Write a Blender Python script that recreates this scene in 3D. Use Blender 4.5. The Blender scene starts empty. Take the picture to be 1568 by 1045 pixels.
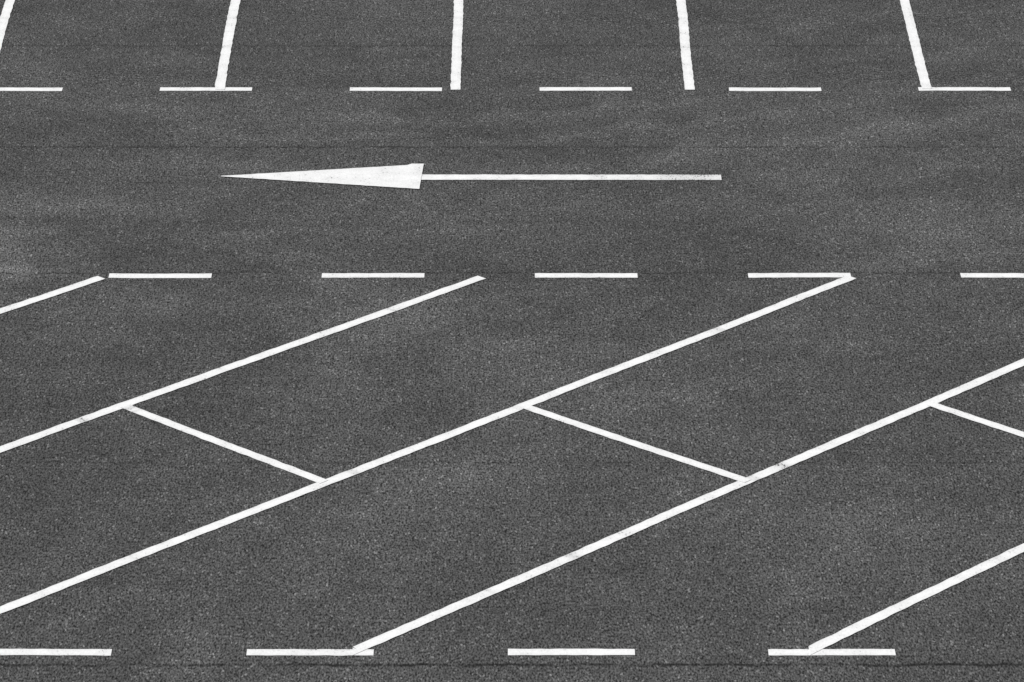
import bpy, math, random
from mathutils import Vector, noise
random.seed(7)
scene = bpy.context.scene

# ---------------------------------------------------------------- node helpers
class NT:
    def __init__(s, name):
        s.mat = bpy.data.materials.new(name); s.mat.use_nodes = True
        s.t = s.mat.node_tree; s.t.nodes.clear()
        s.out = s.t.nodes.new('ShaderNodeOutputMaterial')
    def n(s, typ, **kw):
        nd = s.t.nodes.new(typ)
        for k, v in kw.items(): setattr(nd, k, v)
        return nd
    def link(s, a, b): s.t.links.new(a, b)
    def inp(s, sock, v):
        if isinstance(v, bpy.types.NodeSocket): s.link(v, sock)
        else: sock.default_value = v
    def math(s, op, a, b=0.0, c=None, clamp=False):
        m = s.n('ShaderNodeMath', operation=op); m.use_clamp = clamp
        s.inp(m.inputs[0], a); s.inp(m.inputs[1], b)
        if c is not None: s.inp(m.inputs[2], c)
        return m.outputs[0]
    def rng(s, v, a, b, c, d, smooth=False, clamp=True):
        m = s.n('ShaderNodeMapRange'); m.clamp = clamp
        if smooth: m.interpolation_type = 'SMOOTHSTEP'
        s.inp(m.inputs[0], v)
        for i, q in enumerate((a, b, c, d)): m.inputs[i+1].default_value = q
        return m.outputs[0]
    def mapping(s, vec, scale=(1,1,1), loc=(0,0,0), rot=(0,0,0)):
        m = s.n('ShaderNodeMapping'); s.link(vec, m.inputs['Vector'])
        m.inputs['Scale'].default_value = scale; m.inputs['Location'].default_value = loc
        m.inputs['Rotation'].default_value = rot
        return m.outputs[0]
    def noise(s, vec, scale, detail=2, rough=0.5, dist=0.0):
        m = s.n('ShaderNodeTexNoise', noise_dimensions='2D'); s.link(vec, m.inputs['Vector'])
        m.inputs['Scale'].default_value = scale; m.inputs['Detail'].default_value = detail
        m.inputs['Roughness'].default_value = rough; m.inputs['Distortion'].default_value = dist
        return m.outputs[0]

# ---------------------------------------------------------------- asphalt
def asphalt():
    m = NT('asphalt')
    tc = m.n('ShaderNodeTexCoord').outputs['Object']
    sep = m.n('ShaderNodeSeparateXYZ'); m.link(tc, sep.inputs[0])
    X, Y = sep.outputs[0], sep.outputs[1]
    g = m.mapping(tc, scale=(1, 0.42, 1))
    n1 = m.noise(g, 66, 1, 0.6)
    g1 = m.rng(n1, 0.25, 0.75, 0.18, 1.82)
    g2 = m.rng(m.noise(g, 19, 2, 0.6), 0.3, 0.7, 0.84, 1.16)
    vo = m.n('ShaderNodeTexVoronoi', voronoi_dimensions='2D'); m.link(g, vo.inputs['Vector']); vo.inputs['Scale'].default_value = 84
    vs = m.n('ShaderNodeSeparateColor'); m.link(vo.outputs['Color'], vs.inputs[0])
    cell = m.rng(vs.outputs[2], 0, 1, -0.22, 0.22)
    fleck = m.rng(vs.outputs[0], 0.94, 1.0, 0.0, 1.9)
    pit = m.rng(vs.outputs[1], 0.90, 1.0, 0.0, 0.8)
    grain = m.math('MULTIPLY', g1, g2)
    grain = m.math('ADD', m.math('ADD', grain, cell), m.math('SUBTRACT', fleck, pit))
    grain = m.math('MAXIMUM', grain, 0.14)
    # slow mottling
    slow = m.noise(m.mapping(tc, scale=(1, 0.8, 1)), 0.45, 5, 0.62, 0.4)
    a = m.rng(slow, 0.3, 0.7, 0.84, 1.16)
    b = m.rng(m.noise(m.mapping(tc, scale=(0.10, 1.0, 1), loc=(3, 7, 0)), 1.6, 3, 0.6), 0.3, 0.7, 0.95, 1.05)
    med = m.noise(m.mapping(tc, loc=(13, 4, 0)), 2.2, 4, 0.65)
    c = m.rng(med, 0.3, 0.7, 0.88, 1.12)
    mac = m.math('MULTIPLY', m.math('MULTIPLY', a, b), c)
    rough_mask = m.rng(m.noise(m.mapping(tc, loc=(31, 5, 0)), 0.45, 2), 0.36, 0.56, 0, 1)
    wobr = m.math('MULTIPLY', slow, 1.4)
    def arcs(cx, cy, r0, r1, amp, freq, off):
        dx = m.math('SUBTRACT', X, cx); dy = m.math('SUBTRACT', Y, cy)
        r = m.math('SQRT', m.math('ADD', m.math('MULTIPLY', dx, dx), m.math('MULTIPLY', dy, dy)))
        mask = m.math('MULTIPLY', m.rng(r, r0, r0+1.0, 0, 1, True), m.rng(r, r1-1.0, r1, 1, 0, True))
        r = m.math('ADD', r, wobr)
        nz = m.n('ShaderNodeTexNoise', noise_dimensions='1D'); m.link(m.math('ADD', r, off), nz.inputs['W'])
        nz.inputs['Scale'].default_value = freq; nz.inputs['Detail'].default_value = 3
        band = m.rng(nz.outputs[0], 0.42, 0.70, 0.0, amp)
        return m.math('MULTIPLY', band, m.math('MULTIPLY', mask, rough_mask))
    sc = m.math('ADD', arcs(-1.5, 60.5, 7.5, 15.0, 0.30, 1.7, 3.1), arcs(6.5, 37.0, 3.5, 10.5, 0.20, 1.4, 8.7))
    sc = m.math('ADD', sc, arcs(-7.0, 40.5, 3.0, 8.0, 0.18, 1.5, 15.2))
    pn = m.rng(m.noise(tc, 1.6, 3, 0.65), 0.3, 0.7, -0.35, 0.35)
    def patch(cx, cy, rx, ry, amp):
        dx = m.math('DIVIDE', m.math('SUBTRACT', X, cx), rx); dy = m.math('DIVIDE', m.math('SUBTRACT', Y, cy), ry)
        r = m.math('SQRT', m.math('ADD', m.math('MULTIPLY', dx, dx), m.math('MULTIPLY', dy, dy)))
        return m.rng(m.math('ADD', r, pn), 0.0, 1.1, amp, 0, True)
    P = [(-5.0, 45.9, 0.85, 1.4, 0.55), (-4.75, 45.28, 0.75, 0.17, 0.55), (4.75, 42.2, 0.40, 0.55, 1.0), (4.1, 46.6, 1.6, 1.7, 0.20),
         (-1.3, 44.1, 1.1, 1.5, 0.34), (0.2, 42.8, 1.1, 1.2, 0.28), (3.2, 39.0, 2.6, 2.0, 0.18),
         (3.2, 49.5, 2.8, 2.2, 0.12), (-3.7, 44.3, 1.0, 0.9, 0.18), (1.1, 42.0, .8, .8, .2), (-2.6, 50.0, 2.0, 1.2, 0.18)]
    for p in P: sc = m.math('ADD', sc, patch(*p))
    mac = m.math('ADD', mac, sc)
    tot = m.math('MULTIPLY', grain, mac)
    wn = m.noise(m.mapping(tc, scale=(1, 0.04, 1)), 2.6, 5, 0.75)
    wob = m.math('MULTIPLY', m.math('SUBTRACT', wn, 0.5), 0.12)
    kn = m.noise(m.mapping(tc, scale=(1, 0.3, 1), loc=(7, 0, 0)), 3.5, 4, 0.75)
    k = m.rng(kn, 0.36, 0.58, 0.20, 1)
    Yw = m.math('ADD', Y, wob)
    sm = None
    for (y0, hw, amp) in [(52.33, 0.036, 0.36), (48.91, 0.034, 0.52), (45.24, 0.034, 0.42),
                          (40.64, 0.030, 0.30), (36.66, 0.032, 0.8), (56.2, 0.04, 0.4), (32.6, 0.04, 0.4)]:
        v = m.rng(m.math('ABSOLUTE', m.math('SUBTRACT', Yw, y0)), hw*0.3, hw, amp, 0)
        sm = v if sm is None else m.math('ADD', sm, v)
    sm = m.math('MULTIPLY', sm, k)
    tot = m.math('MULTIPLY', tot, m.math('SUBTRACT', 1.0, sm, clamp=True))
    val = m.math('MAXIMUM', m.math('MULTIPLY', tot, 0.0610), 0.006)
    col = m.n('ShaderNodeCombineColor')
    for i in range(3): m.link(val, col.inputs[i])
    bs = m.n('ShaderNodeBsdfPrincipled')
    m.link(col.outputs[0], bs.inputs['Base Color']); bs.inputs['Roughness'].default_value = 0.9
    bs.inputs['Specular IOR Level'].default_value = 0.25
    bp = m.n('ShaderNodeBump'); bp.inputs['Strength'].default_value = 0.7; bp.inputs['Distance'].default_value = 0.010
    m.link(n1, bp.inputs['Height']); m.link(bp.outputs[0], bs.inputs['Normal'])
    m.link(bs.outputs[0], m.out.inputs[0])
    return m.mat

def paint():
    m = NT('road_paint')
    tc = m.n('ShaderNodeTexCoord').outputs['Object']
    at = m.n('ShaderNodeAttribute', attribute_name='wear').outputs['Fac']
    g = m.mapping(tc, scale=(1, 0.5, 1))
    n1 = m.noise(g, 55, 3, 0.7); n2 = m.noise(tc, 5.0, 4, 0.65)
    h = m.math('ADD', m.math('MULTIPLY', n1, 0.65), m.math('MULTIPLY', n2, 0.35))
    thr = m.math('ADD', m.math('MULTIPLY', at, 0.42), 0.280)
    alpha = m.rng(m.math('SUBTRACT', h, thr), -0.03, 0.07, 0.0, 1.0)
    dirt = m.rng(n2, 0.3, 0.7, 0.90, 1.04)
    fine = m.rng(n1, 0.3, 0.7, 0.90, 1.05)
    val = m.math('MULTIPLY', m.math('MULTIPLY', dirt, fine), 0.80)
    val = m.math('MULTIPLY', val, m.math('SUBTRACT', 1.0, m.math('MULTIPLY', at, 0.9)))
    col = m.n('ShaderNodeCombineColor')
    for i in range(3): m.link(val, col.inputs[i])
    bs = m.n('ShaderNodeBsdfPrincipled'); m.link(col.outputs[0], bs.inputs['Base Color'])
    bs.inputs['Roughness'].default_value = 0.7; bs.inputs['Specular IOR Level'].default_value = 0.25
    tr = m.n('ShaderNodeBsdfTransparent'); mx = m.n('ShaderNodeMixShader')
    m.link(alpha, mx.inputs[0]); m.link(tr.outputs[0], mx.inputs[1]); m.link(bs.outputs[0], mx.inputs[2])
    m.link(mx.outputs[0], m.out.inputs[0])
    return m.mat

def simple(name, base, scale, amp):
    m = NT(name); tc = m.n('ShaderNodeTexCoord').outputs['Object']
    v = m.math('MULTIPLY', m.rng(m.noise(tc, scale, 6, 0.7), 0.3, 0.7, 1-amp, 1+amp), base)
    col = m.n('ShaderNodeCombineColor')
    for i in range(3): m.link(v, col.inputs[i])
    bs = m.n('ShaderNodeBsdfPrincipled'); m.link(col.outputs[0], bs.inputs['Base Color']); bs.inputs['Roughness'].default_value = 0.95
    m.link(bs.outputs[0], m.out.inputs[0]); return m.mat

M_ASPH, M_PAINT = asphalt(), paint()
M_GRASS = simple('grass', 0.07, 3.0, 0.5); M_STONE = simple('stone', 0.10, 60.0, 0.6)

# ---------------------------------------------------------------- mesh helpers
def make(name, verts, faces, mat, wear=None):
    me = bpy.data.meshes.new(name); me.from_pydata(verts, [], faces); me.update()
    if wear:
        a = me.attributes.new('wear', 'FLOAT', 'POINT')
        for i, w in enumerate(wear): a.data[i].value = w
    me.materials.append(mat)
    ob = bpy.data.objects.new(name, me); scene.collection.objects.link(ob)
    return ob

def strip(V, F, W, p0, p1, w, z, wear=0.0, spots=(), cut1=None, step=0.04, jag=0.008):
    """painted stripe with slightly ragged edges. spots: (metres along, halfwidth, amount)"""
    p0 = Vector(p0); p1 = Vector(p1); d = p1-p0; L = d.length; u = d/L; nrm = Vector((-u.y, u.x))
    n = max(2, int(L/step)); base = len(V); sd = random.uniform(0, 500)
    for i in range(n+1):
        t = i/n*L; c = p0+u*t
        drift = noise.noise(Vector((t*0.6, sd, 0)))*0.014
        ww = wear
        for (ts, hw, am) in spots:
            ww = max(ww, am*max(0, 1-abs(t-ts)/hw))
        for k, s in enumerate((-1, 0, 1)):
            e = noise.noise(Vector((t*9, sd+k*31, 0)))*jag if s else 0
            off = s*(w/2+e)+drift
            sh = off*cut1 if (cut1 and i == n) else 0.0
            q = c+nrm*off+u*sh
            V.append((q.x, q.y, z)); W.append(min(1, ww+(0.08 if s else 0)))
    for i in range(n):
        a = base+i*3
        for k in (0, 1): F.append((a+k, a+3+k, a+4+k, a+1+k))

def line_obj(name, p0, p1, w, z, **kw):
    V, F, W = [], [], []
    strip(V, F, W, p0, p1, w, z, **kw)
    return make(name, V, F, M_PAINT, W)

# ---------------------------------------------------------------- ground
make('ground', [(-3000, -3000, -0.12), (3000, -3000, -0.12), (3000, 3000, -0.12), (-3000, 3000, -0.12)], [(0, 1, 2, 3)], M_GRASS)
make('parking_lot_asphalt', [(-60, -20, 0), (60, -20, 0), (60, 90, 0), (-60, 90, 0)], [(0, 1, 2, 3)], M_ASPH)

# ---------------------------------------------------------------- dashed rows
def dashes(y, x0, period, length, w, z=0.004, lo=-9, hi=9):
    V, F, W = [], [], []
    for k in range(lo, hi+1):
        x = x0+k*period+random.uniform(-.004, .004)
        strip(V, F, W, (x, y), (x+length, y+random.uniform(-.004, .004)), w, z, wear=random.uniform(0, .04))
    make('dashed_line', V, F, M_PAINT, W)
dashes(50.80, 0.292, 2.0205, 0.982, 0.118)
dashes(45.16, 0.2165, 2.0172, 0.972, 0.120)
dashes(36.88, -0.0354, 2.0206, 0.982, 0.112)

# ---------------------------------------------------------------- perpendicular bay lines (far side)
for xb, xt in ((-8.13, -8.2), (-5.62, -5.685), (-3.112, -3.131), (-.599, -.607), (1.894, 1.910), (4.422, 4.441), (6.93, 6.96), (9.44, 9.47)):
    end = 50.77 if abs(xb-4.422) > .1 else 50.80
    dx = (xt-xb)/3.2
    line_obj('parking_bay_line', (xb, end), (xb+dx*5.1, end+5.1), 0.106, 0.008,
             spots=((1.5, .06, .16), (2.55, .06, .12)), wear=.02)

# ---------------------------------------------------------------- 45 degree bay lines
A = [((-3.885, 45.10), (-11.9, 36.90)), ((-.285, 45.105), (-8.30, 36.90)), ((3.222, 45.105), (-4.77, 36.90)),
     ((6.713, 45.11), (-1.234, 36.90)), ((10.2, 45.1), (2.300, 36.915)), ((13.7, 45.1), (5.8, 36.9))]
SP = [((0.5, .06, .12),), ((4.95, .06, .32), (3.3, .05, .12), (1.2, .05, .15)),
      ((1.9, .06, .24), (4.55, .05, .12), (6.55, .06, .30), (9.0, .05, .18)),
      ((6.35, .08, .36), (6.72, .06, .28), (8.95, .08, .38), (9.9, .05, .20)),
      ((9.0, .05, .16),), ()]
for (a, b), s in zip(A, SP):
    line_obj('angled_parking_line', a, b, 0.110, 0.008, spots=s, wear=.01, cut1=1.0)

# ---------------------------------------------------------------- bay end lines joining the angled lines
B = [((-6.9, 41.88), (-5.1, 40.2)), ((-3.405, 41.885), (-1.585, 40.195)), ((.105, 41.885), (1.985, 40.205)),
     ((3.675, 41.94), (5.53, 40.2))]
for k, (a, b) in enumerate(B):
    sp = ((.07, .06, .40), (.16, .05, .24)) if k == 1 else ((.10, .04, .12),)
    line_obj('bay_end_line', a, b, 0.100, 0.012, spots=sp, wear=.02)

# ---------------------------------------------------------------- arrow
V, F, W = [], [], []
n = 90; x0, x1 = -.913, 2.105
sd = 3.3
for i in range(n+1):
    t = i/n; x = x0+(x1-x0)*t
    w = .02+.07*max(0, (t-.15)/.85) + (.17*min(1, (t-.78)/.02) if t > .78 else 0)+(.09 if .56 < t < .62 else 0)
    if t > .975: w -= .08
    for k, s in enumerate((-1, 0, 1)):
        e = noise.noise(Vector((t*40, sd+k*31, 0)))*0.008
        V.append((x, 47.958-.006*t+s*(.080)+(e if s else 0), .008)); W.append(min(1, w+(.06 if s else 0)))
for i in range(n):
    a = i*3
    for k in (0, 1): F.append((a+k, a+3+k, a+4+k, a+1+k))
b0 = len(V); m_ = 60
for i in range(m_+1):
    t = i/m_
    if t < .92:
        q = t/.92; xt, yt = -2.93+(-1.055+2.93)*q, 47.985+(48.318-47.985)*q
    elif t < .95: xt, yt = -1.02, 48.355
    else: xt, yt = -1.02+(.126)*((t-.95)/.05), 48.36
    xb, yb = -2.93+(-.925+2.93)*t, 47.972+(47.592-47.972)*t
    for s in (0, .5, 1):
        e = noise.noise(Vector((t*25, s*40+9, 0)))*0.008 if s != .5 else 0
        V.append((xb+(xt-xb)*s, yb+(yt-yb)*s+e, .012)); W.append(.04 if s == .5 else .09)
for i in range(m_):
    a = b0+i*3
    for k in (0, 1): F.append((a+k, a+3+k, a+4+k, a+1+k))
make('direction_arrow', V, F, M_PAINT, W)

# ---------------------------------------------------------------- loose grit
V, F = [], []
def stone(x, y, r):
    b = len(V); ph = random.random()*6
    for j in range(6):
        a = ph+j*math.pi/3; q = r*random.uniform(.6, 1.1)
        V.append((x+q*math.cos(a), y+q*math.sin(a), .001))
    for j in range(6):
        a = ph+j*math.pi/3; q = r*random.uniform(.35, .7)
        V.append((x+q*math.cos(a), y+q*math.sin(a), .001+r*random.uniform(.5, .9)))
    for j in range(6):
        F.append((b+j, b+(j+1) % 6, b+6+(j+1) % 6, b+6+j))
    F.append(tuple(b+6+j for j in range(6)))
for _ in range(260):
    stone(random.uniform(-8, 8), random.uniform(33, 58), random.uniform(.004, .011))
for x, y, r in ((-4.61, 46.35, .022), (.93, 49.9, .018), (-3.2, 42.42, .018), (-3.16, 42.40, .013), (.2, 41.0, .014)):
    stone(x, y, r)
make('loose_gravel', V, F, M_STONE)

# ---------------------------------------------------------------- light (black-and-white photograph: neutral light)
EL, AZ = math.radians(46), math.radians(-135)     # azimuth measured from +Y towards +X
sun = bpy.data.lights.new('sun', 'SUN'); sun.energy = 4.8; sun.angle = math.radians(0.5); sun.color = (1, 1, 1)
so = bpy.data.objects.new('sun', sun); scene.collection.objects.link(so)
dirv = Vector((math.sin(AZ)*math.cos(EL), math.cos(AZ)*math.cos(EL), math.sin(EL)))
so.rotation_euler = dirv.to_track_quat('Z', 'Y').to_euler(); so.location = (-20, 0, 40)
w = bpy.data.worlds.new('World'); scene.world = w; w.use_nodes = True
nt = w.node_tree; nt.nodes.clear()
sky = nt.nodes.new('ShaderNodeTexSky'); sky.sky_type = 'NISHITA'; sky.sun_disc = False
sky.sun_elevation = EL; sky.sun_rotation = AZ
bw = nt.nodes.new('ShaderNodeRGBToBW'); bg = nt.nodes.new('ShaderNodeBackground'); wo = nt.nodes.new('ShaderNodeOutputWorld')
nt.links.new(sky.outputs[0], bw.inputs[0]); nt.links.new(bw.outputs[0], bg.inputs[0]); bg.inputs[1].default_value = 0.08
nt.links.new(bg.outputs[0], wo.inputs[0])

# ---------------------------------------------------------------- camera
cam = bpy.data.cameras.new('camera'); co = bpy.data.objects.new('camera', cam); scene.collection.objects.link(co)
cam.sensor_width = 36; cam.lens = 156.0; cam.clip_end = 8000; cam.clip_start = 0.5
co.location = (0, 5.815, 14.798); co.rotation_euler = (math.radians(90-21.454), 0, 0)
scene.camera = co
scene.view_settings.view_transform = 'Standard'; scene.view_settings.look = 'None'; scene.view_settings.exposure = 0
